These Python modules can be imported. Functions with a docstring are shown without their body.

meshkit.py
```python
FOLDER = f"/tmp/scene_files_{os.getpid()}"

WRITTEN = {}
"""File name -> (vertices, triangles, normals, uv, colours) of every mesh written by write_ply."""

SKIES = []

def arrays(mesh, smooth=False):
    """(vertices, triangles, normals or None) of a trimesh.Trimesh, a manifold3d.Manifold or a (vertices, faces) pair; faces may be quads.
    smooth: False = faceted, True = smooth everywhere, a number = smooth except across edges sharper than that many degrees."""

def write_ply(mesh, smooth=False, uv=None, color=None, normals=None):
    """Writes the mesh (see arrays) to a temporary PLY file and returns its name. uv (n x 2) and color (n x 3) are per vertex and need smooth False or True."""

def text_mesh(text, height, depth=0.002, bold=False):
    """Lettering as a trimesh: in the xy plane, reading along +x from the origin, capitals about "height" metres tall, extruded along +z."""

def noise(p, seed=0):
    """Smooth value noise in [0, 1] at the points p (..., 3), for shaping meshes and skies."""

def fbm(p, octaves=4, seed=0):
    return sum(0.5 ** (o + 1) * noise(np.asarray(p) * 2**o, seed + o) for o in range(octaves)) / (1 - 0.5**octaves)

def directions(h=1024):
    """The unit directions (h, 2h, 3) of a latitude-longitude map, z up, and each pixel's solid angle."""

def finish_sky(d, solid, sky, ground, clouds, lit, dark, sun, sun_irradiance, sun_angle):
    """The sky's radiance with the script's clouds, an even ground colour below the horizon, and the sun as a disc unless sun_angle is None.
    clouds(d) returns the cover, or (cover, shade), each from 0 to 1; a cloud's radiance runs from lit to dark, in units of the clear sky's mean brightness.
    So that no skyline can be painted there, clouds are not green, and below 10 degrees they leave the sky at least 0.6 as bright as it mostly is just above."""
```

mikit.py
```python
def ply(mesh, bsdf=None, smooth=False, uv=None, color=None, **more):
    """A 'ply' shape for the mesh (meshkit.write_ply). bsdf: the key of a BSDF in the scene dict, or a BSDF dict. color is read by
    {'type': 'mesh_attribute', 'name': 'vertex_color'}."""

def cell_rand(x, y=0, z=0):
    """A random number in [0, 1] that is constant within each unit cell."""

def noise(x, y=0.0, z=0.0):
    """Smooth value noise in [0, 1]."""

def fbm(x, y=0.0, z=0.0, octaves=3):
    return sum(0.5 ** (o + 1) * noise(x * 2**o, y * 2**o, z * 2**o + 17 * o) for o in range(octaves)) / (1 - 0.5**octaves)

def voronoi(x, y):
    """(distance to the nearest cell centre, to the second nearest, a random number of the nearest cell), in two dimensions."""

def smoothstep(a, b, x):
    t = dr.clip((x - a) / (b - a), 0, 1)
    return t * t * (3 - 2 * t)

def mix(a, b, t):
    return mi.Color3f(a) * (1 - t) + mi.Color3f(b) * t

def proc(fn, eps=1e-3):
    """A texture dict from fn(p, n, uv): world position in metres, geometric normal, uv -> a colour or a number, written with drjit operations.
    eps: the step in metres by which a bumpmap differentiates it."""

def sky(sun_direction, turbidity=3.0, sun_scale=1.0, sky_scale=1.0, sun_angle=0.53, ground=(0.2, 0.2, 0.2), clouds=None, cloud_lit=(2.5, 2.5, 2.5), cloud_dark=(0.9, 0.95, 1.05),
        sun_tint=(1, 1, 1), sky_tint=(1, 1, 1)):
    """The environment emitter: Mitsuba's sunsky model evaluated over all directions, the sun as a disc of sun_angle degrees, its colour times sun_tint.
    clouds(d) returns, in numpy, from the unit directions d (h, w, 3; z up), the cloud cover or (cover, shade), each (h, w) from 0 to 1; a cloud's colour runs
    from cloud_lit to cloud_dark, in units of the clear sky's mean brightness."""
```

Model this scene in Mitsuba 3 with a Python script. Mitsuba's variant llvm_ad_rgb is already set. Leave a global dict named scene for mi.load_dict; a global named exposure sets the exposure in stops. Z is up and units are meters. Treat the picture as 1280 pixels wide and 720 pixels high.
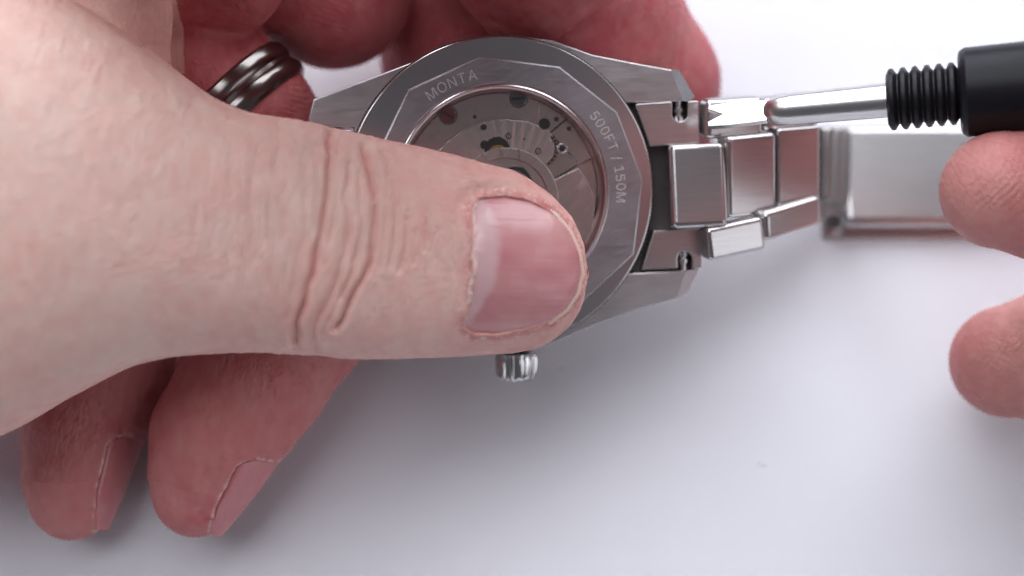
import math, numpy as np, trimesh, manifold3d, shapely
import mitsuba as mi, drjit as dr
import mikit, meshkit
from scipy.spatial import Delaunay
from scipy.ndimage import map_coordinates

# ---------------------------------------------------------------- frame of the work bench
# V = bench frame in millimetres: x right, y up along the tilted view, z towards the lens; world = metres, z up
D = 160.0                      # lens to watch distance, mm
TILT = math.radians(22)        # view direction away from straight down
cT, sT = math.cos(TILT), math.sin(TILT)
R = np.array([[1, 0, 0], [0, cT, -sT], [0, sT, cT]])      # V -> world (rotation)
TABLE_PT = np.array([54.0, 11.2, -30.5])                   # a point of the table top in V
TABLE_N = np.array([0, sT, cT])                            # table normal in V
H0 = (R @ TABLE_PT)[2]
def Wd(p):
    return (np.asarray(p, float) @ R.T - [0, 0, H0]) * 1e-3
def Wv(d):
    return np.asarray(d, float) @ R.T

scene, labels = {}, {}
T = mi.ScalarTransform4f
o, t, up = Wd([0, 0, D]), Wd([0, 0, 0]), Wv([0, 1, 0])
scene['camera'] = {'type': 'thinlens', 'fov': 2 * math.degrees(math.atan(64.0 / D)), 'fov_axis': 'x', 'aperture_radius': 0.0026, 'focus_distance': (D - 6.0) * 1e-3,
                   'near_clip': 0.01, 'far_clip': 10.0, 'to_world': T().look_at(origin=o.tolist(), target=t.tolist(), up=up.tolist())}
exposure = 0.2
scene['room_light'] = {'type': 'constant', 'radiance': {'type': 'rgb', 'value': [0.085, 0.084, 0.095]}}
def panel(center, target, w, h, rgb):
    return {'type': 'rectangle', 'to_world': T().look_at(origin=center, target=target, up=[0, 0, 1]) @ T().scale([w / 2, h / 2, 1]),
            'bsdf': {'type': 'diffuse', 'reflectance': {'type': 'rgb', 'value': [0, 0, 0]}},
            'emitter': {'type': 'area', 'radiance': {'type': 'rgb', 'value': rgb}}}
scene['window_light'] = panel([0.14, 0.72, 0.58], [0.0, 0.0, 0.0], 1.3, 0.70, [3.7, 3.75, 4.05])
scene['window_light_001'] = panel([0.80, -0.32, 0.56], [0.0, 0.0, 0.0], 0.8, 0.75, [1.3, 1.33, 1.43])
scene['ceiling_light'] = panel([-0.34, 0.24, 1.0], [0.0, 0.0, 0.0], 0.95, 0.95, [2.95, 2.98, 3.2])
labels['ceiling_light'] = {'label': 'soft white ceiling light above the bench', 'category': 'ceiling light'}
labels['window_light'] = {'label': 'wide bright window lighting the bench from behind', 'category': 'window'}
labels['window_light_001'] = {'label': 'smaller window lighting the bench from the right', 'category': 'window'}
# ---------------------------------------------------------------- helpers
def Q(px, py, z=0.0):
    """A point of the bench frame at depth z, laid out on the 1280 x 720 drawing (10 units per mm on the watch plane)."""
    s = 1 - np.asarray(z, float) / D
    return np.stack(np.broadcast_arrays((np.asarray(px, float) - 640) / 10 * s, (360 - np.asarray(py, float)) / 10 * s, np.asarray(z, float)), -1)

def add(key, mesh, bsdf, label=None, cat=None, group=None, kind=None, smooth=False, color=None):
    if hasattr(mesh, 'to_mesh'):
        m = mesh.to_mesh(); mesh = trimesh.Trimesh(m.vert_properties[:, :3], m.tri_verts, process=False)
    n, k = key, 0
    while n in scene:
        k += 1; n = f'{key}_{k:03d}'
    mesh = trimesh.Trimesh(Wd(mesh.vertices), mesh.faces, process=False)
    scene[n] = mikit.ply(mesh, bsdf, smooth=smooth, color=color)
    lab = {a: b for a, b in (('label', label), ('category', cat), ('group', group), ('kind', kind)) if b}
    if lab: labels[n] = lab
    return n

def xf(mesh, M):
    m = mesh.copy(); m.apply_transform(M); return m

def frame(origin, x, y=None, z=None):
    x = np.asarray(x, float) / np.linalg.norm(x)
    if z is not None:
        z = np.asarray(z, float); z = z - x * (z @ x); z /= np.linalg.norm(z); y = np.cross(z, x)
    else:
        y = np.asarray(y, float); y = y - x * (y @ x); y /= np.linalg.norm(y); z = np.cross(x, y)
    M = np.eye(4); M[:3, 0], M[:3, 1], M[:3, 2], M[:3, 3] = x, y, z, origin
    return M

def rbox(l, w, h, r=0.3, n=4):
    """Rounded box centred on the origin: hull of eight spheres."""
    s = manifold3d.Manifold.sphere(r, 8 * n)
    return manifold3d.Manifold.batch_hull([s.translate([a * (l / 2 - r), b * (w / 2 - r), c * (h / 2 - r)]) for a in (-1, 1) for b in (-1, 1) for c in (-1, 1)])

def tm(m):
    if hasattr(m, 'to_mesh'):
        a = m.to_mesh(); return trimesh.Trimesh(a.vert_properties[:, :3], a.tri_verts, process=False)
    return m

def inset(ring, d):
    """Every corner of a closed ring moved by d to its left (into a counter-clockwise ring)."""
    e = np.roll(ring, -1, 0) - ring; e /= np.linalg.norm(e, axis=1, keepdims=True)
    nrm = np.stack([-e[:, 1], e[:, 0]], 1); pn = np.roll(nrm, 1, 0)
    b = nrm + pn
    b /= np.maximum((b * b).sum(1, keepdims=True), 0.25) / 2
    return ring + b * d

def slab(poly, z0, z1, bev=0.12, steps=2):
    """A plate with the outline POLY (shapely, holes allowed) from z0 to z1, its top edges rounded by BEV."""
    poly = shapely.geometry.polygon.orient(poly)
    rings = [np.array(poly.exterior.coords)[:-1]] + [np.array(i.coords)[:-1] for i in poly.interiors]
    V, F, at = [], [], 0
    tops = []
    for r in rings:
        lev = [(0, z0), (0, z1 - bev)] + [(bev * (1 - math.cos(a)), z1 - bev + bev * math.sin(a)) for a in np.linspace(0, math.pi / 2, steps + 1)[1:]]
        n = len(r); i = np.arange(n)
        for k, (d, z) in enumerate(lev):
            q = inset(r, d); V.append(np.column_stack([q, np.full(n, z)]))
            if k:
                a, b = at + (k - 1) * n, at + k * n
                F += [np.column_stack([a + i, a + (i + 1) % n, b + (i + 1) % n]), np.column_stack([a + i, b + (i + 1) % n, b + i])]
        at += len(lev) * n
        tops.append(q)
    for z, rr, flip in ((z1, tops, False), (z0, rings, True)):
        v2, f2 = trimesh.creation.triangulate_polygon(shapely.Polygon(rr[0], rr[1:]), engine='earcut')
        if z == z1 and False: pass
        area = cr2(v2[f2[:, 1]] - v2[f2[:, 0]], v2[f2[:, 2]] - v2[f2[:, 0]])
        f2 = np.where((area > 0)[:, None] ^ flip, f2, f2[:, ::-1])
        V.append(np.column_stack([v2, np.full(len(v2), z)])); F.append(f2 + at); at += len(v2)
    return trimesh.Trimesh(np.vstack(V), np.vstack(F), process=False)

def cr2(a, b): return a[:, 0] * b[:, 1] - a[:, 1] * b[:, 0]

def circle(r, n=96, c=(0, 0)):
    a = np.arange(n) * 2 * math.pi / n
    return np.column_stack([c[0] + r * np.cos(a), c[1] + r * np.sin(a)])

def revolve(profile, n=64):
    """(r, z) profile turned round z."""
    p = np.asarray(profile, float); a = np.arange(n) * 2 * math.pi / n
    V = np.stack([p[:, None, 0] * np.cos(a), p[:, None, 0] * np.sin(a), np.broadcast_to(p[:, None, 1], (len(p), n))], -1).reshape(-1, 3)
    i, j = np.meshgrid(np.arange(len(p) - 1), np.arange(n), indexing='ij')
    q = np.stack([i * n + j, i * n + (j + 1) % n, (i + 1) * n + (j + 1) % n, (i + 1) * n + j], -1).reshape(-1, 4)
    return trimesh.Trimesh(V, np.vstack([q[:, [0, 1, 2]], q[:, [0, 2, 3]]]), process=False)

def cat(ms): return trimesh.util.concatenate([tm(m) for m in ms])

# ---------------------------------------------------------------- materials
def rgb(*c): return {'type': 'rgb', 'value': list(c)}
def to_local(M):
    """World point (drjit) -> millimetres in the frame M (V frame 4x4)."""
    A = M[:3, :3].T @ R.T * 1e3
    off = M[:3, :3].T @ (R.T @ np.array([0, 0, H0]) - M[:3, 3])
    A, off = A.tolist(), off.tolist()
    return lambda p: [A[k][0] * p.x + A[k][1] * p.y + A[k][2] * p.z + off[k] for k in range(3)]
VL = to_local(np.eye(4))
def bump(inner, fn, scale, eps):
    return {'type': 'bumpmap', 'arbitrary': mikit.proc(fn, eps), 'scale': scale, 'bsdf': inner}
def steel(rough, col=(0.52, 0.505, 0.505), fn=None, scale=2e-6):
    r = rough if not callable(rough) else mikit.proc(rough)
    c = rgb(*col) if fn is None else mikit.proc(grain([0.90 * v for v in col], [1.06 * v for v in col], fn))
    b = {'type': 'principled', 'base_color': c, 'metallic': 1.0, 'roughness': r, 'specular': 0.5}
    return {'type': 'twosided', 'bsdf': b if fn is None else bump(b, fn, scale, 3e-5)}

# ---------------------------------------------------------------- watch frame
YAW, TAU = math.radians(2.6), math.radians(7)
wx = np.array([math.cos(YAW), math.sin(YAW), -0.11]); wx /= np.linalg.norm(wx)
wn = np.array([0.11, -math.sin(TAU), math.cos(TAU)])
MW = frame(Q(626, 241, -1.0), wx, z=wn)
LW = to_local(MW)
CAM = np.array([0, 0, D])
def Wp(px, py, zl=0.0):
    """Where a line of sight of the drawing meets the watch's plane z = zl: watch-frame x, y."""
    d = Q(px, py, 0.0) - CAM
    n, o_ = MW[:3, 2], MW[:3, 3] + MW[:3, 2] * zl
    s = ((o_ - CAM) @ n) / (d @ n)
    p = CAM + d * s[..., None] - MW[:3, 3]
    return np.stack([p @ MW[:3, 0], p @ MW[:3, 1]], -1)

def brushed_x(p, n, uv):
    x, y, z = LW(p)
    return mikit.noise(x * 0.3, y * 6, z * 6) + 0.6 * mikit.noise(x * 0.7, y * 13 + 9, z * 13)
def brushed_y(p, n, uv):
    x, y, z = LW(p)
    return mikit.noise(x * 14, y * 0.35, z * 3) + 0.6 * mikit.noise(x * 31, y * 0.8 + 9, z * 3)
def brushed_link(p, n, uv):
    x, y, z = LW(p)
    return mikit.noise(x * 0.3, y * 9, z * 0.3) + 0.6 * mikit.noise(x * 0.7, y * 17 + 9, z * 0.7)
def rough_steel(p, n, uv):
    x, y, z = LW(p)
    return 0.24 + 0.14 * mikit.noise(x * 0.4, y * 5, z * 5) + 0.14 * mikit.fbm(x * 0.4, y * 0.4, z * 0.4)
def grain(lo, hi, fn):
    return lambda p, n, uv: mikit.mix(lo, hi, fn(p, n, uv) / 1.6)
scene['brushed_steel'] = steel(rough_steel, fn=brushed_x, scale=5e-6)
scene['link_steel'] = steel(0.27, col=(0.56, 0.54, 0.535), fn=brushed_link, scale=5e-6)
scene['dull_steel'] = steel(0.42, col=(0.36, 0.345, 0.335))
scene['polished_steel'] = steel(0.09, col=(0.66, 0.65, 0.645))
scene['satin_steel'] = steel(0.24, col=(0.54, 0.525, 0.525))
scene['dark_gap'] = {'type': 'twosided', 'bsdf': {'type': 'principled', 'base_color': rgb(0.055, 0.045, 0.042), 'roughness': 0.5}}
scene['engraving'] = {'type': 'twosided', 'bsdf': {'type': 'principled', 'base_color': rgb(0.34, 0.33, 0.33), 'metallic': 1.0, 'roughness': 0.5}}
scene['engraving_light'] = {'type': 'twosided', 'bsdf': {'type': 'principled', 'base_color': rgb(0.85, 0.84, 0.82), 'metallic': 1.0, 'roughness': 0.45}}

# ---- case
def mir(p): return np.asarray(p) * [1, -1]
ur = Wp(*np.array([(690, 50), (740, 68), (790, 78), (840, 87), (851, 87), (873, 121)]).T)
ul = Wp(*np.array([(391, 124), (430, 110), (480, 91), (530, 72), (565, 58), (600, 48), (640, 43.5)]).T)
lr = Wp(*np.array([(878, 338), (863, 367), (848, 373), (800, 386), (740, 408), (690, 430), (640, 441)]).T)
ll_ = Wp(*np.array([(600, 440), (560, 428), (520, 405), (440, 372)]).T)
inner_y_hi, inner_y_lo = 10.72, -10.9
lcor = Wp(442, 160); ltip = Wp(382, 158)
left_in = np.array([[-24.0, -12.2], [-24.3, -10.7], [-18.5, -10.7], lcor, ltip])
right_in = np.array([[24.35, inner_y_hi], [16.2, inner_y_hi], [16.2, inner_y_lo], [24.5, inner_y_lo]])
outline = np.vstack([ul, ur, right_in, lr, ll_, left_in])
poly = shapely.Polygon(outline)
poly = poly.buffer(0) if not poly.is_valid else poly
poly = poly.simplify(0.01).difference(shapely.Polygon(circle(13.9, 120)))
case = slab(poly, -7.4, 0.0, 0.30, 3)
case.merge_vertices(digits_vertex=5)
cm = manifold3d.Manifold(manifold3d.Mesh(case.vertices.astype(np.float32), case.faces.astype(np.uint32)))
if cm.status() == manifold3d.Error.NoError and not cm.is_empty():
    for a, b, s in (((838, 87), (855, 128), 1), ((845, 374), (858, 337), 1)):
        A, B = Wp(*a), Wp(*b)
        e = np.append(B - A, 0); e /= np.linalg.norm(e)
        out = np.array([abs(e[1]), -e[0] * np.sign(e[1]), 0]); out /= np.linalg.norm(out)
        nn = out * math.sin(math.radians(40)) + np.array([0, 0, math.cos(math.radians(40))])
        cm = cm.trim_by_plane((-nn).tolist(), float(-(nn @ np.append(A, 0))))
    case = tm(cm)
else:
    print('case not manifold', cm.status())
W = lambda m: xf(tm(m), MW)
add('wrist_watch', W(case), 'brushed_steel', 'steel wrist watch held face down, its see-through back under the thumb', 'watch', smooth=25) if False else None
labels['wrist_watch'] = {'label': 'steel wrist watch held face down, its see-through back under the thumb', 'category': 'watch'}
add('wrist_watch__case', W(case), 'brushed_steel', smooth=22)
add('wrist_watch__bezel', W(revolve([(14, -10.6), (17.6, -10.6), (18.6, -9.6), (18.8, -7.3), (14, -7.3)])), 'satin_steel', smooth=30)

# ---- case back: outer ring, polygon plateau with lettering, sight-glass rim
RB = 19.36
ring_o = shapely.Polygon(circle(RB, 180), [circle(15.0, 90)])
groove = shapely.Polygon(circle(RB + 0.16, 180), [circle(18.5, 90)])
add('wrist_watch__case_back', W(slab(ring_o, 0.004, 0.55, 0.22, 3)), 'satin_steel', smooth=22)
add('wrist_watch__case_back__groove', W(slab(groove, 0.003, 0.012, 0.002, 1)), 'dark_gap')
verts = Wp(*np.array([(510, 112), (601, 70), (700, 83), (772, 140), (804, 224), (793, 318)]).T, 0.95)
ang = np.degrees(np.arctan2(verts[:, 1], verts[:, 0]))
rad = np.hypot(*verts.T)
more = [(math.degrees(math.radians(ang[-1])) - 31.5 * k, 17.5) for k in range(1, 6)]
dod = np.vstack([verts] + [[[r_ * math.cos(math.radians(a)), r_ * math.sin(math.radians(a))]] for a, r_ in more])
dod = shapely.Polygon(dod)
plate = shapely.Polygon(dod.exterior.coords, [circle(13.45, 120)[::-1]])
def brushed_ring(p, n, uv):
    x, y, z = LW(p)
    return mikit.noise(x * 0.35 + 0.16 * y, y * 6 - x * 2.8, 0) + 0.6 * mikit.noise(x * 0.7, y * 13 - x * 6 + 9, 0)
scene['back_steel'] = steel(rough_steel, col=(0.46, 0.45, 0.465), fn=brushed_ring, scale=4.5e-6)
add('wrist_watch__case_back__plateau', W(slab(plate, 0.40, 0.95, 0.24, 2)), 'back_steel', smooth=22)
add('wrist_watch__case_back__rim', W(revolve([(13.5, 0.4), (13.46, 0.93), (13.30, 1.02), (13.1, 0.93), (12.85, 0.6), (12.65, 0.2), (12.5, -0.9)], 160)), 'satin_steel', smooth=40)

def arc_text(text, r, a0, height, z, step=None, key='wrist_watch__case_back__lettering', bsdf='engraving_light', inward=False, gap=0.25, stroke=1.0):
    """Letters along a circle, clockwise from angle a0 (degrees), feet towards the centre (inward: heads towards the centre)."""
    a = a0; parts = []
    for ch in text:
        if ch == ' ':
            a -= math.degrees(height * 0.42 / r); continue
        m = meshkit.text_mesh(ch, height, 0.012)
        w = m.bounds[1][0] - m.bounds[0][0]
        da = math.degrees((w + gap) / r)
        m.apply_translation([-m.bounds[0][0] - w / 2, -height / 2, 0])
        m.apply_scale([1, 1, 1])
        th = math.radians(a - da / 2)
        c, s = math.cos(th - math.pi / 2), math.sin(th - math.pi / 2)
        M = np.eye(4); M[:2, :2] = [[c, -s], [s, c]]; M[:3, 3] = [r * math.cos(th), r * math.sin(th), z]
        parts.append(xf(m, M)); a -= da
    return add(key, W(cat(parts)), bsdf)
arc_text('MONTA', 15.0, 126.5, 1.25, 0.952, gap=0.34)
arc_text('500FT / 150M', 15.2, 39.5, 1.22, 0.952, gap=0.30)

# ---- movement behind the glass
ZM = -1.15
def pol(r, a): return np.array([r * math.cos(math.radians(a)), r * math.sin(math.radians(a))])
def radial_stripes(p, n, uv):
    x, y, z = LW(p)
    a = dr.atan2(y + 2.0, x - 1.0)
    return dr.abs(dr.sin(a * 26)) * 0.8 + 0.3 * mikit.noise(a * 90, dr.sqrt(x * x + y * y) * 0.3)
def rotor_lines(p, n, uv):
    x, y, z = LW(p)
    return mikit.noise((x * 0.64 + y * 0.77) * 0.4, (x * 0.77 - y * 0.64) * 6.5)
scene['plate_metal'] = steel(0.34, col=(0.47, 0.41, 0.385))
scene['bridge_metal'] = steel(0.30, col=(0.66, 0.60, 0.57), fn=radial_stripes, scale=4e-5)
scene['rotor_metal'] = steel(0.30, col=(0.64, 0.58, 0.55), fn=rotor_lines, scale=2.2e-5)
scene['gold_metal'] = steel(0.25, col=(0.80, 0.58, 0.18))
scene['jewel_red'] = {'type': 'principled', 'base_color': rgb(0.12, 0.012, 0.015), 'roughness': 0.1, 'clearcoat': 1.0}
scene['hole_dark'] = {'type': 'twosided', 'bsdf': {'type': 'principled', 'base_color': rgb(0.02, 0.018, 0.018), 'roughness': 0.35}}
M_ = 'wrist_watch__movement'
add(M_, W(slab(shapely.Polygon(circle(12.45, 120)), ZM - 0.8, ZM, 0.05, 1)), 'plate_metal')
def P(px, py, z=ZM): return Wp(px, py, z)
def disc(px, py, r, z0, z1, n=32, bev=0.04): return slab(shapely.Polygon(circle(r, n, P(px, py))), z0, z1, bev, 2)
# stepped lower bridge with radial stripes (upper left) and its contour
br = P(*np.array([(546, 190), (560, 176), (580, 162), (604, 152), (632, 149), (660, 152), (683, 161), (690, 168), (686, 172), (692, 181), (691, 194), (684, 203), (672, 210), (640, 215), (560, 215)]).T)
add(M_ + '__bridge', W(slab(shapely.Polygon(br[::-1]).buffer(0.12).buffer(-0.12), ZM + 0.01, ZM + 0.42, 0.08, 2)), 'bridge_metal', smooth=25)
ledge = shapely.Polygon(circle(12.4, 120)).difference(shapely.Polygon(circle(9.4, 120)))
add(M_ + '__ring', W(slab(ledge.intersection(shapely.box(-13, -2, 5.3, 13)), ZM + 0.01, ZM + 0.30, 0.06, 2)), 'plate_metal', smooth=25)
# joints between plates
def seam(pts, w, z=ZM + 0.02, h=0.012):
    return slab(shapely.LineString(P(*np.array(pts, float).T)).buffer(w, cap_style='flat'), z - 0.006, z + h, 0.002, 1)
add(M_ + '__seam', W(seam([(709, 148), (685, 168)], 0.12)), 'hole_dark')
add(M_ + '__seam', W(seam([(747, 196), (724, 205), (692, 224)], 0.11)), 'hole_dark')
add(M_ + '__seam', W(seam([(690, 168), (700, 180), (712, 192), (722, 203)], 0.07)), 'hole_dark')
# screws and jewels
def screw(px, py, r, z, ang, bsdf='satin_steel', ringb='hole_dark'):
    k = add(M_ + '__screw', W(disc(px, py, r, z, z + 0.20, 40, 0.08)), bsdf, smooth=30)
    c = P(px, py); d = pol(1, ang)
    add(k + '__slot', W(slab(shapely.LineString([c - d * r * 0.86, c + d * r * 0.86]).buffer(0.16, cap_style='flat'), z + 0.19, z + 0.215, 0.004, 1)), 'hole_dark')
    add(k + '__recess', W(slab(shapely.Polygon(circle(r * 1.22, 40, P(px, py)), [circle(r * 1.02, 40, P(px, py))[::-1]]), z - 0.02, z + 0.03, 0.01, 1)), ringb)
screw(560, 144, 0.98, ZM + 0.30, 150, 'jewel_red', 'ring_metal')
screw(648, 123, 1.0, ZM + 0.30, 5, 'ring_metal', 'ring_metal')
def hole(px, py, r, z=ZM + 0.41, rim=False, b='hole_dark'):
    k = add(M_ + '__hole', W(disc(px, py, r, z, z + 0.024, 28, 0.005)), b)
    if rim: add(k + '__sleeve', W(slab(shapely.Polygon(circle(r * 0.62, 24, P(px, py)), [circle(r * 0.3, 24, P(px, py))[::-1]]), z + 0.02, z + 0.10, 0.03, 2)), 'satin_steel', smooth=30)
hole(604, 159, 0.40); hole(635, 170, 0.42, rim=True); hole(672, 189, 0.44, rim=True)
hole(605, 181, 0.55); hole(680, 155, 0.72, ZM + 0.42); hole(695, 149, 0.30, ZM + 0.31); hole(711, 161, 0.30, ZM + 0.01)
hole(593, 146, 0.24, ZM + 0.31); hole(660, 146, 0.34, ZM + 0.31, b='engraving'); hole(655, 174, 0.14)
# gold wheel peeping from under the bridge
add(M_ + '__hole', W(disc(621, 187, 1.62, ZM + 0.41, ZM + 0.432, 48, 0.005)), 'hole_dark')
gw = np.array([pol(1.30 + 0.13 * (k % 2), k * 360 / 72) for k in range(72)]) + P(622, 195)
add(M_ + '__wheel', W(slab(shapely.Polygon(gw), ZM + 0.43, ZM + 0.50, 0.02, 1)), 'gold_metal', smooth=25)
# balance stud, regulator spring
add(M_ + '__stud', W(slab(shapely.Polygon(circle(0.72, 40, P(702, 186)), [circle(0.42, 32, P(702, 186))[::-1]]), ZM + 0.02, ZM + 0.35, 0.1, 2)), 'satin_steel', smooth=30)
add(M_ + '__stud_screw', W(disc(702, 186, 0.36, ZM + 0.02, ZM + 0.22, 24, 0.06)), 'hole_dark', smooth=30)
zig = [(710, 193), (713, 198), (716, 194), (718, 201), (722, 198), (722, 206), (727, 202)]
add(M_ + '__spring', W(seam(zig, 0.07, ZM + 0.05, 0.10)), 'engraving')
rim_arc = [(690, 170), (695, 178), (696, 188), (692, 198), (683, 206)]
add(M_ + '__gear', W(seam(rim_arc, 0.20, ZM + 0.06, 0.2)), 'hole_dark')
for a in np.linspace(0, 1, 9):
    q = np.array([np.interp(a * 4, range(5), [p[k] for p in rim_arc]) for k in (0, 1)])
    add(M_ + '__gear__tooth', W(disc(q[0], q[1], 0.10, ZM + 0.24, ZM + 0.31, 6, 0.02)), 'gold_metal')
# rotor
ZR = ZM + 0.55
rc = P(633, 250, ZR)
hub_ring = shapely.Polygon(circle(6.6, 96, rc), [circle(5.25, 72, rc)[::-1]])
add(M_ + '__rotor', W(slab(hub_ring, ZR, ZR + 0.30, 0.1, 2)), 'rotor_metal', smooth=25)
for a in (134, 112, 92, 70):
    l = shapely.LineString([rc + pol(5.3, a), rc + pol(6.55, a + 5)])
    add(M_ + '__rotor__rib', W(slab(l.buffer(0.10, cap_style='flat'), ZR + 0.298, ZR + 0.34, 0.02, 1)), 'satin_steel')
add(M_ + '__rotor__bearing', W(revolve([(4.5, 0.0), (4.3, 0.05), (3.2, 0.12), (2.9, 0.3), (0, 0.34)], 64)) if False else xf(revolve([(5.2, 0.0), (5.0, 0.05), (3.4, 0.12), (3.1, 0.3), (0.01, 0.34)], 64), MW @ trimesh.transformations.translation_matrix([*rc, ZR])), 'plate_metal', smooth=40)
sl = np.array([pol(4.6 - 0.02 * abs(a - 60), a) for a in np.linspace(85, 25, 14)] + [pol(3.9, a) for a in np.linspace(28, 82, 14)]) + rc
add(M_ + '__rotor__slot', W(slab(shapely.Polygon(sl), ZR + 0.10, ZR + 0.19, 0.01, 1)), 'hole_dark')
weight = np.vstack([P(*np.array([(690, 226), (723, 210), (732, 222), (743, 245), (742, 275), (735, 305), (715, 350), (690, 375), (640, 390), (640, 300)]).T, ZR)])
add(M_ + '__rotor__weight', W(slab(shapely.Polygon(weight[::-1]), ZR - 0.35, ZR - 0.02, 0.08, 2)), 'rotor_metal', smooth=25)
# tiny engraving on the movement ring, too small to read
rng = np.random.default_rng(3)
for a0, a1 in ((112, 104), (84, 72), (140, 126)):
    parts = []
    for a in np.arange(a0, a1, -1.7):
        l = shapely.LineString([pol(10.7, a), pol(11.35, a + rng.uniform(-1, 1))])
        parts.append(slab(l.buffer(0.06), ZM + 0.30, ZM + 0.312, 0.003, 1))
    add(M_ + '__engraving', W(cat(parts)), 'engraving')
# sight glass
scene['sapphire'] = {'type': 'thindielectric', 'int_ior': 1.5}
gl = trimesh.creation.cylinder(12.75, 0.02, sections=96); gl = revolve([(0.001, 0.70), (12.72, 0.70)], 96)
add('wrist_watch__case_back__crystal', W(gl), 'sapphire')

# ---- end links with the bar slots
def endlink(pts, z0, z1):
    p = shapely.Polygon(Wp(*np.array(pts, float).T)).buffer(0)
    p = p.buffer(-0.25).buffer(0.25, quad_segs=5) if False else p.buffer(0.12, quad_segs=3).buffer(-0.30, quad_segs=3).buffer(0.18, quad_segs=3)
    return slab(shapely.geometry.polygon.orient(p).simplify(0.008), z0, z1, 0.16, 3)
def uslot(x, y_open, y_end, hw):
    s = 1 if y_end > y_open else -1
    arc = [(x + hw * math.cos(a), y_end - s * hw + s * hw * math.sin(a)) for a in np.linspace(0, math.pi, 9)]
    return [(x + hw, y_open)] + arc + [(x - hw, y_open)]
up_pts = [(794, 130)] + uslot(850, 127, 152, 9.5)[::-1] + [(862, 126.5), (873.5, 126), (875, 179.5), (812, 183)]
lo_pts = [(817, 288.5), (878, 285.5), (878.5, 334.5)] + uslot(856, 335.5, 314, 9) + [(802, 337.5)]
def seat(pts): return W(endlink(pts, -4.5, 0.05))
add('wrist_watch__end_link', seat(up_pts), 'link_steel', smooth=25)
add('wrist_watch__end_link', seat(lo_pts), 'link_steel', smooth=25)
L_ = [[-x_ if k == 0 else x_ for k, x_ in enumerate(q)] for q in Wp(*np.array(up_pts).T)]
for sgn in (1, -1):
    q = np.array([[-24.6, lcor[1] - 0.25], [-24.6, 3.3], [-18.8, 3.3], [lcor[0] - 0.2, lcor[1] - 0.25]]) * [1, sgn]
    add('wrist_watch__end_link', W(slab(shapely.geometry.polygon.orient(shapely.Polygon(q).buffer(-0.2).buffer(0.2)), -4.5, 0.05, 0.16, 3)), 'link_steel', smooth=25)
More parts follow.
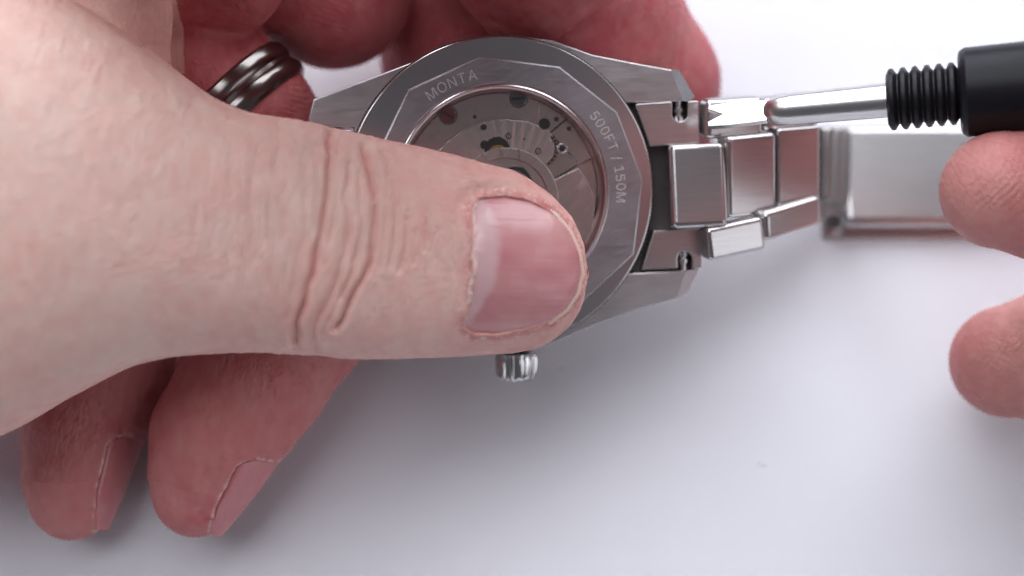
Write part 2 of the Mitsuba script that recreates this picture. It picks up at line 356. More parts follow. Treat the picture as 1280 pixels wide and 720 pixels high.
add('wrist_watch__end_link_core', W(xf(tm(rbox(6.4, 20.6, 3.2, 0.3)), trimesh.transformations.translation_matrix([19.9, 0, -4.6]))), 'dark_gap', smooth=25)
for px_, py_ in ((850, 139), (856, 325)):
    c = Wp(px_, py_, -0.9); s = 1 if py_ < 200 else -1
    prof = [(0.001, -3.0), (0.62, -3.0), (0.62, -0.55), (0.40, -0.5), (0.40, -0.2), (0.66, -0.15), (0.66, 0.35), (0.42, 0.42), (0.42, 1.6), (0.001, 1.6)]
    MB = np.eye(4); MB[:3, 0], MB[:3, 1], MB[:3, 2], MB[:3, 3] = [1, 0, 0], [0, 0, -s], [0, s, 0], [c[0] - 0.22, c[1], -0.95]
    MB[:3, 1] = np.cross(MB[:3, 2], MB[:3, 0])
    add('wrist_watch__spring_bar', W(xf(revolve(prof, 24), MB)), 'satin_steel', smooth=35)
    add('wrist_watch__slot_floor', W(xf(tm(rbox(3.0, 3.4, 0.5, 0.1)), trimesh.transformations.translation_matrix([c[0], c[1], -2.6]))), 'hole_dark')

add('wrist_watch__end_link_seat', W(slab(shapely.box(16.0, -11.2, 24.0, 11.2), -6.0, -1.9, 0.05, 1)), 'dark_gap')
# ---- crown
def crown():
    n, k = 120, 14
    a = np.arange(n) * 2 * math.pi / n
    prof = [(1.9, 0.0, 0), (2.35, 0.0, 0), (2.62, 0.25, 1), (2.72, 1.0, 1), (2.66, 2.6, 1), (2.45, 3.15, 0.8), (2.1, 3.40, 0.2), (0.02, 3.46, 0)]
    V = []
    for r, y, f in prof:
        rr = r - 0.30 * f * np.clip(np.cos(a * k) * 1.6, -0.2, 1)
        V.append(np.column_stack([rr * np.cos(a), rr * np.sin(a), np.full(n, y)]))
    i, j = np.meshgrid(np.arange(len(prof) - 1), np.arange(n), indexing='ij')
    q = np.stack([i * n + j, i * n + (j + 1) % n, (i + 1) * n + (j + 1) % n, (i + 1) * n + j], -1).reshape(-1, 4)
    return trimesh.Trimesh(np.vstack(V), np.vstack([q[:, [0, 1, 2]], q[:, [0, 2, 3]]]), process=False)
cc = Wp(645, 441, -4.4)
MC = frame([cc[0], cc[1], -4.4], [1, 0, 0], z=[0, -1, 0])
add('wrist_watch__crown', W(xf(crown(), MC)), 'polished_steel', smooth=35)

# ---- bracelet: each piece posed by its two ends
def piece(key, L, Rr, half_l, half_r, th, r, bsdf, extra_w=0.0, roll=0.0, vz=None):
    """A link piece from the mid point L to R (each px, py, z on the drawing), half widths in drawing units."""
    a, b = Q(*L), Q(*Rr)
    w = (half_l / 10 * (1 - L[2] / D) + half_r / 10 * (1 - Rr[2] / D)) + extra_w
    vy = Q(L[0], L[1] - half_l, L[2]) - a
    u_ = b - a
    if u_[2] < -1.5: vy = np.array([0, 1.0, np.clip(-u_[1] / u_[2], -0.4, 0.3) if vz is None else vz])
    M = frame((a + b) / 2, u_, y=vy)
    M = M @ trimesh.transformations.rotation_matrix(-math.radians(roll), [1, 0, 0])
    M[:3, 3] -= M[:3, 2] * th / 2
    return add(key, xf(tm(rbox(np.linalg.norm(b - a), w, th, r, 3)), M), bsdf, smooth=30)
B_ = 'wrist_watch__bracelet_link'
piece(B_, (838, 233, -0.9), (909, 230, -1.2), 52.5, 53.5, 2.9, 0.85, 'link_steel')
piece(B_, (883, 151, -1.3), (955, 146, -3.4), 26, 24, 2.8, 0.8, 'link_steel')
piece(B_, (886, 307, -1.3), (956, 291.5, -3.4), 22, 20, 2.8, 0.6, 'link_steel', vz=0.2)
piece(B_, (910.5, 223, -2.0), (971.5, 216, -5.0), 52.5, 50, 2.9, 0.7, 'link_steel', vz=0.2)
piece(B_, (957, 285, -3.9), (1028, 263, -8.2), 20, 19, 2.8, 0.85, 'link_steel')
piece(B_, (957, 145, -3.9), (1028, 137, -8.2), 22, 20, 2.8, 0.85, 'link_steel')
piece(B_, (973, 209.5, -5.4), (1025.5, 204.5, -7.9), 48.5, 47.5, 2.9, 0.45, 'link_steel', vz=0.18)
piece(B_ + '_core', (1022, 205, -10.5), (1052, 206, -24), 45, 45, 2.0, 0.4, 'dark_gap')
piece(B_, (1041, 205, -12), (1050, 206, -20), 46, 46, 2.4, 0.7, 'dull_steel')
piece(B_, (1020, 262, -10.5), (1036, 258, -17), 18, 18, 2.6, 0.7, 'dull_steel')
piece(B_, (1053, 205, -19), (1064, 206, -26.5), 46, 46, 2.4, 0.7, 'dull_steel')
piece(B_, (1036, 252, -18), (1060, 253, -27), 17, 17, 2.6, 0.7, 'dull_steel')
# folding clasp lying on the table
ca = Q(1063, 200, -24.0)
nv = np.array([0, math.cos(TILT - 0.13), -math.sin(TILT - 0.13)])
c1 = ca + np.array([17.0, 0, 0]); c1 += TABLE_N * ((TABLE_PT - c1) @ TABLE_N + 2.6)
MC = frame(c1, [1, 0, 0.0], y=nv)
add('wrist_watch__clasp', xf(tm(rbox(35, 15.6, 4.6, 1.3, 5)), MC), 'link_steel', smooth=30)
add('wrist_watch__clasp__flange', xf(tm(rbox(37, 17.6, 1.6, 0.5, 3)), MC @ trimesh.transformations.translation_matrix([-1.5, -0.1, -1.75])), 'satin_steel', smooth=30)

# ---------------------------------------------------------------- screwdriver
s0, s1 = Q(884, 146.5, 1.6), Q(1240, 112.5, 12.5)
MS = frame(s0, s1 - s0, z=[0, 0.15, 1])
def ax(px):                                    # distance along the tool of the place drawn at px
    z = np.interp(px, [884, 1240], [1.6, 12.5]); return (Q(px, np.interp(px, [884, 1240], [146.5, 112.5]), z) - s0) @ MS[:3, 0]
MX = MS @ np.array([[0, 0, 1, 0], [1, 0, 0, 0], [0, 1, 0, 0], [0, 0, 0, 1.0]])      # z of a turned profile along the tool
labels['screwdriver'] = {'label': 'small fork-tipped screwdriver with a black threaded collar, working at the bracelet', 'category': 'screwdriver'}
x1, x2, x3, x4 = ax(970), ax(1109), ax(1199), ax(1420)
scene['tool_steel'] = steel(0.28, col=(0.68, 0.67, 0.66))
scene['black_plastic'] = {'type': 'principled', 'base_color': rgb(0.008, 0.009, 0.012), 'roughness': 0.36, 'specular': 0.2}
scene['black_metal'] = {'type': 'principled', 'base_color': rgb(0.008, 0.008, 0.01), 'roughness': 0.4, 'specular': 0.25}
fork = shapely.Polygon([(0.15, 1.5), (2.6, 1.62), (5.6, 1.55), (x1 - 1.0, 1.45), (x1 - 1.0, -1.45), (5.6, -1.55), (2.6, -1.62), (0.15, -1.5), (0.1, -0.85), (1.9, 0.02), (0.1, 0.9)])
fk = slab(shapely.geometry.polygon.orient(fork), -0.38, 0.38, 0.1, 2)
MF = MS @ trimesh.transformations.rotation_matrix(math.radians(-15), [1, 0, 0])
add('screwdriver__fork', xf(fk, MF), 'tool_steel', smooth=25)
neck = revolve([(0.01, x1 - 1.5), (0.75, x1 - 1.35), (1.25, x1 - 0.95), (1.62, x1 - 0.3), (1.84, x1 + 0.6), (1.9, x1 + 1.7)], 64)
add('screwdriver__neck', xf(neck, MX), 'tool_steel', smooth=40)
add('screwdriver__shaft', xf(revolve([(0.5, x1 + 1.4), (1.8, x1 + 1.45), (1.92, x1 + 1.7), (2.05, x2), (2.05, x2 + 3)], 64), MX), 'tool_steel', smooth=30)
prof = [(1.0, x2)]
nt = 6; pitch = (x3 - x2) / nt
for k in range(nt):
    a = x2 + k * pitch
    prof += [(2.95, a + 0.02), (3.60, a + pitch * 0.28), (3.64, a + pitch * 0.45), (3.60, a + pitch * 0.60), (2.95, a + pitch * 0.92)]
prof += [(2.8, x3 + 0.5)]
add('screwdriver__collar', xf(revolve(prof, 64), MX), 'black_metal', smooth=30)
rh = 5.15
add('screwdriver__handle', xf(revolve([(2.0, x3), (rh - 0.9, x3), (rh - 0.35, x3 + 0.18), (rh, x3 + 0.75), (rh + 0.02, x4), (rh - 1, x4 + 30), (2, x4 + 31)], 64), MX), 'black_plastic', smooth=30)

# ---------------------------------------------------------------- hands: distance fields
def seg_chain(pts):
    """[(px, py, z, radius in drawing units)] -> points and radii in mm"""
    p = np.array([Q(a, b, c) for a, b, c, _ in pts]); r = np.array([q[3] / 10 * (1 - q[2] / D) for q in pts])
    return p, r
class Field:
    def __init__(self, lo, hi, h):
        self.lo, self.h = np.array(lo, float), h
        self.n = np.ceil((np.array(hi) - lo) / h).astype(int) + 1
        self.ax = [self.lo[k] + h * np.arange(self.n[k]) for k in range(3)]
        self.f = np.full(self.n, 9.0, np.float32)
    def box(self, lo, hi):
        a = np.clip(np.floor((lo - self.lo) / self.h).astype(int), 0, self.n); b = np.clip(np.ceil((hi - self.lo) / self.h).astype(int) + 1, 0, self.n)
        return tuple(slice(i, j) for i, j in zip(a, b))
    def put(self, sl, d, k):
        f = self.f[sl]
        hh = np.clip(k - np.abs(f - d), 0, None) / k
        self.f[sl] = np.minimum(f, d) - hh * hh * k / 4
    def chain(self, pts, k=1.0, flat=None):
        p, r = seg_chain(pts)
        own, sl = None, self.box(p.min(0) - r.max() - 4, p.max(0) + r.max() + 4)
        x, y, z = (self.ax[i][sl[i]].astype(np.float32) for i in range(3))
        for a, b, ra, rb in zip(p[:-1], p[1:], r[:-1], r[1:]):
            ba = b - a; L = ba @ ba
            X, Y, Z = x[:, None, None] - a[0], y[None, :, None] - a[1], z[None, None, :] - a[2]
            t_ = np.clip((X * ba[0] + Y * ba[1] + Z * ba[2]) / L, 0, 1)
            d = np.sqrt((X - t_ * ba[0]) ** 2 + (Y - t_ * ba[1]) ** 2 + (Z - t_ * ba[2]) ** 2) - (ra + t_ * (rb - ra))
            if own is None: own = d
            else:
                kk = 2.5; hh = np.clip(kk - np.abs(own - d), 0, None) / kk; own = np.minimum(own, d) - hh * hh * kk / 4
        self.put(sl, own.astype(np.float32), k)
    def mesh(self):
        f, n = self.f, self.n
        s = f < 0
        cell = np.zeros(n - 1, bool); cnt = np.zeros(n - 1, np.float32); acc = np.zeros((*(n - 1), 3), np.float32)
        c = [(i, j, k) for i in (0, 1) for j in (0, 1) for k in (0, 1)]
        corner = lambda a, q: a[q[0]:n[0] - 1 + q[0], q[1]:n[1] - 1 + q[1], q[2]:n[2] - 1 + q[2]]
        tot = sum(corner(s, q).astype(np.int8) for q in c)
        idx = np.argwhere((tot > 0) & (tot < 8))
        vals = np.stack([f[idx[:, 0] + q[0], idx[:, 1] + q[1], idx[:, 2] + q[2]] for q in c], 1)
        cs = np.array(c, float); acc = np.zeros((len(idx), 3)); cnt = np.zeros(len(idx))
        for a in range(8):
            for b in range(a + 1, 8):
                if np.abs(cs[a] - cs[b]).sum() != 1: continue
                fa, fb = vals[:, a], vals[:, b]; m = (fa < 0) != (fb < 0)
                t_ = np.where(m, fa / np.where(m, fa - fb, 1), 0)
                acc += np.where(m[:, None], cs[a] + t_[:, None] * (cs[b] - cs[a]), 0); cnt += m
        V = self.lo + self.h * (idx + acc / cnt[:, None])
        num = np.full(n - 1, -1, np.int64); num[tuple(idx.T)] = np.arange(len(idx))
        F = []
        for axis in range(3):
            u, v = [(1, 2), (2, 0), (0, 1)][axis]
            e = np.diff(s.astype(np.int8), axis=axis)
            w = np.argwhere(e != 0); sg = e[tuple(w.T)]
            ok = (w[:, u] > 0) & (w[:, v] > 0) & (w[:, u] < n[u] - 1) & (w[:, v] < n[v] - 1)
            w, sg = w[ok], sg[ok]
            du, dv = np.eye(3, dtype=int)[u], np.eye(3, dtype=int)[v]
            q = np.stack([num[tuple((w - du - dv).T)], num[tuple((w - dv).T)], num[tuple(w.T)], num[tuple((w - du).T)]], 1)
            q = np.where((sg > 0)[:, None], q[:, ::-1], q)
            F += [q[:, [0, 1, 2]], q[:, [0, 2, 3]]]
        F = np.vstack(F); F = F[(F >= 0).all(1)]
        return trimesh.Trimesh(V, F, process=False)
    def grad(self, P_):
        q = ((P_ - self.lo) / self.h).T
        g = np.stack([map_coordinates(self.f, q + np.eye(3)[k][:, None] * 1.0, order=1) - map_coordinates(self.f, q - np.eye(3)[k][:, None] * 1.0, order=1) for k in range(3)], 1)
        return g / np.maximum(np.linalg.norm(g, axis=1, keepdims=True), 1e-9)
    def snap(self, P_):
        for _ in range(2):
            q = ((P_ - self.lo) / self.h).T
            P_ = P_ - self.grad(P_) * map_coordinates(self.f, q, order=1)[:, None] * 0.8
        return P_

# ---- the hand that holds the watch
top_c = np.array([(735, 342), (733, 322), (728, 300), (715, 272), (690, 246), (660, 224), (640, 214), (600, 204), (560, 192), (500, 178), (450, 168), (410, 160), (380, 152), (340, 148), (310, 140), (270, 125), (220, 87), (160, 42), (90, 0), (0, -60), (-120, -120), (-300, -140)], float)[::-1]
bot_c = np.array([(735, 344), (733, 362), (726, 386), (712, 408), (690, 426), (670, 435), (640, 441), (600, 443), (560, 446), (500, 449), (450, 449), (420, 447), (380, 442), (330, 440), (270, 441), (215, 446), (170, 456), (140, 469), (100, 490), (75, 503), (40, 525), (0, 546), (-120, 580), (-300, 590)], float)[::-1]
zc_c = np.array([(-300, 10), (-120, 12), (0, 13.5), (100, 14.5), (200, 14.5), (300, 13.6), (400, 12.4), (500, 10.6), (600, 9.2), (680, 8.3), (735, 7.8)], float)
b_c = np.array([(-300, 22), (-120, 19), (0, 17), (100, 14.5), (200, 12.2), (300, 10.9), (400, 9.8), (460, 9.6), (540, 8.4), (620, 7.7), (660, 7.2)], float)
st = np.concatenate([np.linspace(-300, 640, 95), 735 - 95 * np.linspace(1, 0, 40)[1:] ** 2])
tz = np.interp(st, *zc_c.T)
tip = np.sqrt(np.clip(1 - (np.clip(st - 640, 0, None) / 96) ** 2, 1e-4, 1))
tb = np.interp(st, *b_c.T) * tip
sc_ = 1 - tz / D
yt, yb = np.interp(st, *top_c.T), np.interp(st, *bot_c.T)
tX, tY, tA = (st - 640) / 10 * sc_, (360 - (yt + yb) / 2) / 10 * sc_, np.maximum((yb - yt) / 2 / 10 * sc_, 0.05)
ker = np.hanning(7); ker /= ker.sum()
tA_s = np.convolve(np.pad(tA, 3, 'edge'), ker, 'valid'); tY_s = np.convolve(np.pad(tY, 3, 'edge'), ker, 'valid')
keep = st > 630
tA, tY = np.where(keep, tA, tA_s), np.where(keep, tY, tY_s)
def thumb_sec(x): return [np.interp(x, tX, q) for q in (tY, tA, tz, tb)]
H = Field((-92, -34, -38), (33, 54, 52), 0.5)
x_ = H.ax[0]
yc, aa, zc, bb = thumb_sec(x_)
Yn = (H.ax[1][None, :] - yc[:, None]) / aa[:, None]
Zn = (H.ax[2][None, :] - zc[:, None]) / bb[:, None]
ex = 2.25
rr = (np.abs(Yn)[:, :, None] ** ex + np.abs(Zn)[:, None, :] ** ex) ** (1 / ex)
dd = ((rr - 1) * np.minimum(np.minimum(aa, bb), 9)[:, None, None]).astype(np.float32)
over = np.clip(x_ - tX[-1], 0, None)[:, None, None]
dd = np.where(over > 0, np.maximum(dd, over), dd).astype(np.float32)
dd = np.maximum(dd, (-90 - x_)[:, None, None]).astype(np.float32)
H.put((slice(None),) * 3, dd, 0.5)
# fingers: (x, y, depth, radius) of their joints
FING = dict(
    web=[(60, -90, 6, 100), (140, -60, 6, 70), (149, 20, 7, 58), (150, 110, 5, 60), (60, 220, 4, 90)],
    middle_base=[(60, -60, 0, 75), (180, -28, 0, 70), (288, -27, -1, 67)],
    ring=[(60, -60, -10, 95), (150, -20, -9, 92), (236, 68, -8, 88), (306, 140, -9, 80), (370, 230, -16, 84), (400, 320, -18, 86), (370, 400, -14, 88), (318, 470, -8, 88), (272, 548, -5, 80), (250, 604, -4.5, 58), (245, 624, -4.5, 43)],
    pinky=[(-40, 200, -6, 90), (60, 330, -12, 85), (140, 410, -13, 80), (132, 470, -11, 76), (104, 545, -9, 70), (92, 606, -7, 56), (91, 630, -6.5, 43)],
    knuckles=[(60, -190, 8, 120), (300, -140, 32, 112), (420, -132, 38, 115), (540, -140, 36, 115), (630, -200, 12, 112)],
    middle=[(330, -190, 0, 95), (365, -60, -13, 98), (415, -13, -15.5, 99)],
    second=[(470, -150, -18, 90), (540, -40, -25, 84), (560, 60, -30, 80), (560, 170, -34, 78)],
    index=[(610, -190, 6, 118), (668, -80, -6, 116), (738, 30, -18.5, 112), (790, 112, -25, 106), (800, 150, -28, 92)],
)
for name, pts in FING.items():
    H.chain(pts, 0.5)
hm = H.mesh()
hm = hm.subdivide() if not hasattr(hm, 'x') else hm
V = H.snap(np.array(hm.vertices)); Fh = np.array(hm.faces)
N = H.grad(V)

def polydist(P2, line):
    d = np.full(len(P2), 1e9)
    for a, b in zip(line[:-1], line[1:]):
        ba = b - a; t_ = np.clip(((P2 - a) @ ba) / (ba @ ba), 0, 1)
        d = np.minimum(d, np.linalg.norm(P2 - a - t_[:, None] * ba, axis=1))
    return d
# how far onto the thumb a vertex lies
yc, aa, zc, bb = thumb_sec(V[:, 0])
onthumb = (V[:, 2] > zc - 2) & (np.abs((np.abs((V[:, 1] - yc) / aa) ** ex + np.abs((V[:, 2] - zc) / bb) ** ex) ** (1 / ex) - 1) < 0.06) & (V[:, 0] < tX[-1] + 0.5)
disp = np.zeros(len(V))
CREASE = [  # joint creases of the thumb: points on the drawing, depth mm, width mm
    ([(410, 160), (413, 190), (413, 225), (406, 286), (397, 338), (383, 385), (364, 430)], 0.62, 0.42),
    ([(437, 205), (434, 243), (441, 276), (434, 319), (418, 366), (401, 394), (390, 425)], 0.34, 0.42),
    ([(449, 180), (463, 220), (472, 257), (470, 305), (460, 342), (437, 385), (422, 412)], 0.58, 0.42),
    ([(473, 190), (489, 224), (497, 253), (496, 292), (488, 330)], 0.26, 0.36),
    ([(508, 272), (508, 309), (500, 338)], 0.22, 0.34),
    ([(532, 272), (533, 312)], 0.14, 0.34), ([(519, 290), (518, 330)], 0.10, 0.3),
    ([(424, 190), (427, 220), (424, 262), (418, 300)], 0.14, 0.36), ([(452, 290), (446, 335), (428, 372)], 0.14, 0.36),
    ([(390, 240), (388, 300), (380, 350), (368, 395)], 0.12, 0.5), ([(372, 250), (370, 320), (358, 375)], 0.10, 0.5),
    ([(350, 240), (352, 300), (345, 360)], 0.09, 0.6), ([(335, 255), (336, 320)], 0.07, 0.6),
    ([(424, 165), (421, 200), (424, 235), (418, 285), (410, 330)], 0.2, 0.34), ([(447, 215), (455, 262), (452, 300), (440, 348), (414, 395), (404, 420)], 0.22, 0.34),
    ([(483, 215), (486, 255), (482, 300), (470, 345)], 0.16, 0.34), ([(400, 180), (402, 240), (396, 290)], 0.14, 0.4), ([(384, 300), (376, 350), (360, 400)], 0.13, 0.4), ([(362, 200), (366, 260), (362, 300)], 0.10, 0.5),
    ([(322, 230), (325, 290), (318, 340)], 0.07, 0.6), ([(545, 285), (546, 305)], 0.08, 0.3),
    ([(345, 150), (352, 175), (350, 215)], 0.12, 0.7), ([(310, 395), (318, 430)], 0.10, 0.6), ([(330, 390), (338, 432)], 0.08, 0.5),
]
tx = np.zeros(len(V))
Vt = V[onthumb]
wob = np.stack([meshkit.fbm(Vt * 0.35, 3, 5) - 0.5, meshkit.fbm(Vt * 0.35, 3, 6) - 0.5], 1) * 1.1
cr = np.zeros(len(Vt))
for pts, dep, wid in CREASE:
    p = np.array(pts, float); line = Q(p[:, 0], p[:, 1], 19.0)[:, :2]
    d = polydist(Vt[:, :2] + wob, line)
    cr -= 1.3 * dep * np.exp(-(d / (0.85 * wid)) ** 1.4)
    cr += 0.10 * dep * np.exp(-((d - 2.4 * wid) / (1.3 * wid)) ** 2)
px_ = Vt[:, 0]
jm = np.exp(-((px_ - Q(420, 300, 19)[0]) / 9.0) ** 2)
cr += jm * 0.16 * (meshkit.fbm(Vt * [1.6, 0.32, 0.3], 3, 11) - 0.5) * 2
cr += np.exp(-((px_ - Q(350, 300, 19)[0]) / 12.0) ** 2) * 0.15 * (meshkit.fbm(Vt * [0.9, 0.25, 0.3], 2, 12) - 0.5) * 2
cr += 0.5 * (meshkit.fbm(Vt * 0.09, 3, 13) - 0.5)
# tendons running back along the thumb
disp[onthumb] += cr
disp += 0.10 * (meshkit.fbm(V * 0.5, 3, 21) - 0.5)
# crease across the index finger, pad fold of the middle finger
for pts, z_, dep, wid in (([(800, -12), (780, 4), (745, 30), (715, 50), (690, 66)], -10, 0.55, 0.45), ([(640, -10), (660, 15), (650, 40)], -8, 0.2, 0.5)):
    p = np.array(pts, float); line = Q(p[:, 0], p[:, 1], z_)[:, :2]
    m = (V[:, 2] < 0) & (V[:, 0] > -8) & (V[:, 2] > -30)
    d = polydist(V[m][:, :2], line); disp[m] -= dep * np.exp(-(d / wid) ** 1.5)
V = V + N * disp[:, None]

# ---- thumb nail
nail_px = np.array([(598, 247), (630, 243), (660, 248), (688, 262), (710, 284), (724, 312), (728, 340), (722, 365), (708, 387), (688, 402), (660, 412), (620, 419), (592, 418), (579, 410), (584, 392), (590, 368), (593, 340), (593, 310), (591, 280), (590, 260)], float)
ZN = 15.5
nail2 = Q(nail_px[:, 0], nail_px[:, 1], ZN)[:, :2]
nailP = shapely.Polygon(nail2).buffer(0.5, quad_segs=6).buffer(-0.9, quad_segs=6).buffer(0.4, quad_segs=6).simplify(0.02)
x0n, x1n = nail2[:, 0].min(), nail2[:, 0].max()
def nail_z(x, y):
    u = (x - x0n) / (x1n - x0n)
    yc_, a_, zc_, b_ = thumb_sec(np.minimum(x, x1n - 4))
    ymid = np.interp(u, [0, 1], [Q(0, 330, ZN)[1], Q(0, 336, ZN)[1]])
    ztop = zc_[0] * 0 + np.interp(u, [-0.3, 0, 0.2, 0.4, 0.6, 0.75, 0.88, 1.0, 1.2], [18.0, 17.85, 17.6, 17.1, 16.3, 15.45, 14.5, 13.4, 11.3])
    return ztop - (y - ymid) ** 2 / (2 * 10.8) - np.clip(np.abs(y - ymid) - 5.5, 0, None) ** 2 * 0.05
sel = onthumb & (V[:, 0] > x0n - 4)
P2 = V[sel][:, :2]
pts = shapely.points(P2)
sd = np.where(shapely.contains(nailP, pts), -1, 1) * shapely.distance(nailP.exterior, pts)
zn = nail_z(P2[:, 0], P2[:, 1])
u = (P2[:, 0] - x0n) / (x1n - x0n)
fold = np.interp(u, [-0.05, 0.1, 0.5, 0.75, 0.9], [0.42, 0.45, 0.38, 0.1, -0.30])
zv = V[sel, 2].copy()
fl = 0.16 * (meshkit.fbm(np.column_stack([P2 * 2.6, zv]), 3, 31) - 0.4)
w = np.exp(-(np.clip(sd - 0.25, 0, None) / 1.25) ** 2)
tgt = zn + fold + fl * (fold > 0)
tgt = np.minimum(tgt, zv + 0.35)
znew = np.where(sd < 0, np.where(sd < -0.35, zn - 0.5, zn - 0.5 + (np.clip(sd + 0.35, 0, 0.35) / 0.35) * (0.5 + fold)), zv * (1 - w) + tgt * w)
V[sel, 2] = np.where(zv > thumb_sec(V[sel, 0])[2] + 0.2, znew, zv)
nailsd = np.full(len(V), 9.0); nailsd[sel] = sd

def nail_mesh(poly, zf, step=0.3, thick=0.45):
    b = np.array(shapely.segmentize(poly, step).exterior.coords)[:-1]
    x0, y0, x1, y1 = poly.bounds
    g = np.stack(np.meshgrid(np.arange(x0, x1, step), np.arange(y0, y1, step)), -1).reshape(-1, 2)
    g = g[shapely.contains(poly.buffer(-step * 0.6), shapely.points(g))]
    p = np.vstack([b, g]); tri = Delaunay(p).simplices
    c = p[tri].mean(1); tri = tri[shapely.contains(poly, shapely.points(c))]
    ar = cr2(p[tri[:, 1]] - p[tri[:, 0]], p[tri[:, 2]] - p[tri[:, 0]])
    tri = np.where((ar > 0)[:, None], tri, tri[:, ::-1])
    z = zf(p[:, 0], p[:, 1])
    dist = shapely.distance(poly.exterior, shapely.points(p))
    z = z - 0.12 * np.exp(-(dist / 0.25) ** 2)
    top = np.column_stack([p, z]); n = len(b); i = np.arange(n)
    low = np.column_stack([b, z[:n] - thick])
    F = np.vstack([tri, np.column_stack([i, len(p) + i, (i + 1) % n]), np.column_stack([(i + 1) % n, len(p) + i, len(p) + (i + 1) % n])])
    return trimesh.Trimesh(np.vstack([top, low]), F, process=False)

# ---- finger nails seen from the side
def side_nail(p0, p1, nrm, hw, r0, r1, zoff=0.0):
    """Nail along p0 -> p1 (mm, on the finger's axis), facing NRM: patch bent round the axis."""
    ax_ = p1 - p0; L = np.linalg.norm(ax_); e = ax_ / L
    n_ = nrm - e * (nrm @ e); n_ /= np.linalg.norm(n_); b_ = np.cross(e, n_)
    nu, nv_ = 36, 30
    uu, vv = np.meshgrid(np.linspace(0, 1, nu), np.linspace(-1, 1, nv_), indexing='ij')
    wdt = np.where(uu < 0.15, 1 - 0.35 * ((0.15 - uu) / 0.15) ** 2, 1) * np.sqrt(np.clip(1 - (np.clip(uu - 0.55, 0, 1) / 0.50) ** 2, 0.05, 1))
    phi = vv * wdt * hw
    r = r0 + (r1 - r0) * uu ** 1.3
    pos = p0 + uu[..., None] * ax_ + (r * np.cos(phi))[..., None] * n_ + (r * np.sin(phi))[..., None] * b_
    pos = pos - (0.35 * (np.abs(vv) > 0.99))[..., None] * (np.cos(phi)[..., None] * n_ + np.sin(phi)[..., None] * b_)
    i, j = np.meshgrid(np.arange(nu - 1), np.arange(nv_ - 1), indexing='ij')
    q = np.stack([i * nv_ + j, (i + 1) * nv_ + j, (i + 1) * nv_ + j + 1, i * nv_ + j + 1], -1).reshape(-1, 4)
    return trimesh.Trimesh(pos.reshape(-1, 3), np.vstack([q[:, [0, 1, 2]], q[:, [0, 2, 3]]]), process=False), (p0, e, L, n_, b_, hw, r0, r1)

def press(V, N, info):
    """Skin sunk under a side nail and raised round it."""
    p0, e, L, n_, b_, hw, r0, r1 = info
    d = V - p0; u = (d @ e) / L; a, b = d @ n_, d @ b_
    phi = np.arctan2(b, a); r = np.hypot(a, b)
    near = (u > -0.35) & (u < 1.15) & (np.abs(phi) < hw + 0.7) & (np.abs(r - (r0 + (r1 - r0) * np.clip(u, 0, 1) ** 1.3)) < 1.6)
    uc = np.clip(u, 0, 1)
    wd = np.where(uc < 0.15, 1 - 0.35 * ((0.15 - uc) / 0.15) ** 2, 1) * np.sqrt(np.clip(1 - (np.clip(uc - 0.55, 0, 1) / 0.5) ** 2, 0.05, 1)) * hw
    rn = r0 + (r1 - r0) * uc ** 1.3
    sd_ = np.maximum((np.abs(phi) - wd) * rn, np.maximum(-u, u - 1) * L)
    tgt = np.where(sd_ < -0.15, rn - 0.25, rn + 0.26)
    w = np.where(sd_ < -0.15, 1, np.exp(-(np.clip(sd_, 0, None) / 0.8) ** 2) * (u < 0.8))
    w = np.where(near, w, 0)
    dr_ = (tgt - r) * w
    dirv = (a[:, None] * n_ + b[:, None] * b_) / np.maximum(r, 1e-6)[:, None]
    return V + dirv * np.clip(dr_, -1.5, 1.0)[:, None], np.where(near, sd_, 9.0)

def fp(name, k): return seg_chain([FING[name][k]])[0][0]
side = []; sidesd = np.full(len(V), 9.0)
for name, nrm in (('ring', np.array([0.86, -0.30, 0.18])), ('pinky', np.array([0.88, -0.28, 0.10]))):
    q = seg_chain(FING[name]); a, b = q[0][-3], q[0][-1]
    e = (b - a) / np.linalg.norm(b - a)
    p0, p1 = a + e * 0.2, b + e * 3.2
    m_, info = side_nail(p0, p1, nrm, 0.80, q[1][-3] + 0.15, q[1][-1] + 0.35)
    V, s_ = press(V, N, info)
    sidesd = np.minimum(sidesd, s_)
    side.append((name, m_))

# ---- skin colour: blood under the finger tips and joints, paler back of the hand
def skin_color(V, red, calm=1.0):
    n1 = meshkit.fbm(V * 0.10, 3, 41)[:, None]; n2 = meshkit.fbm(V * 0.45, 3, 42)[:, None]; n3 = meshkit.fbm(V * 1.6, 2, 43)[:, None]; n4 = meshkit.fbm(V * [1.1, 0.5, 0.6], 2, 44)[:, None]
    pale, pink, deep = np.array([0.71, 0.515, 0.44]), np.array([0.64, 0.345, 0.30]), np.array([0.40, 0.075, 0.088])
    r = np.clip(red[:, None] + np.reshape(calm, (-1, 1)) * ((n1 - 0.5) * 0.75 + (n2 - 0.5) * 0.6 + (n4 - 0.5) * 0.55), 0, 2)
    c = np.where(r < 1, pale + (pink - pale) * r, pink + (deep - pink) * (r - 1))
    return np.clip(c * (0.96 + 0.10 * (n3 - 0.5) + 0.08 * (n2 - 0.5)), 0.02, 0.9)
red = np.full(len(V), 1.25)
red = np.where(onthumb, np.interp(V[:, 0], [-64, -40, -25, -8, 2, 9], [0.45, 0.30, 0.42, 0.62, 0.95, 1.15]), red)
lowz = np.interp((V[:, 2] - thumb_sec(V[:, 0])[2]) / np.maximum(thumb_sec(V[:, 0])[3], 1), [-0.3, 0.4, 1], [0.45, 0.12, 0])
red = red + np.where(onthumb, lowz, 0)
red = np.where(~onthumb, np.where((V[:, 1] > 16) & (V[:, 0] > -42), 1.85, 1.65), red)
red = np.where((V[:, 0] < -40.6) & (V[:, 1] > 8) & (V[:, 2] > 1) & ~onthumb, 0.8, red)
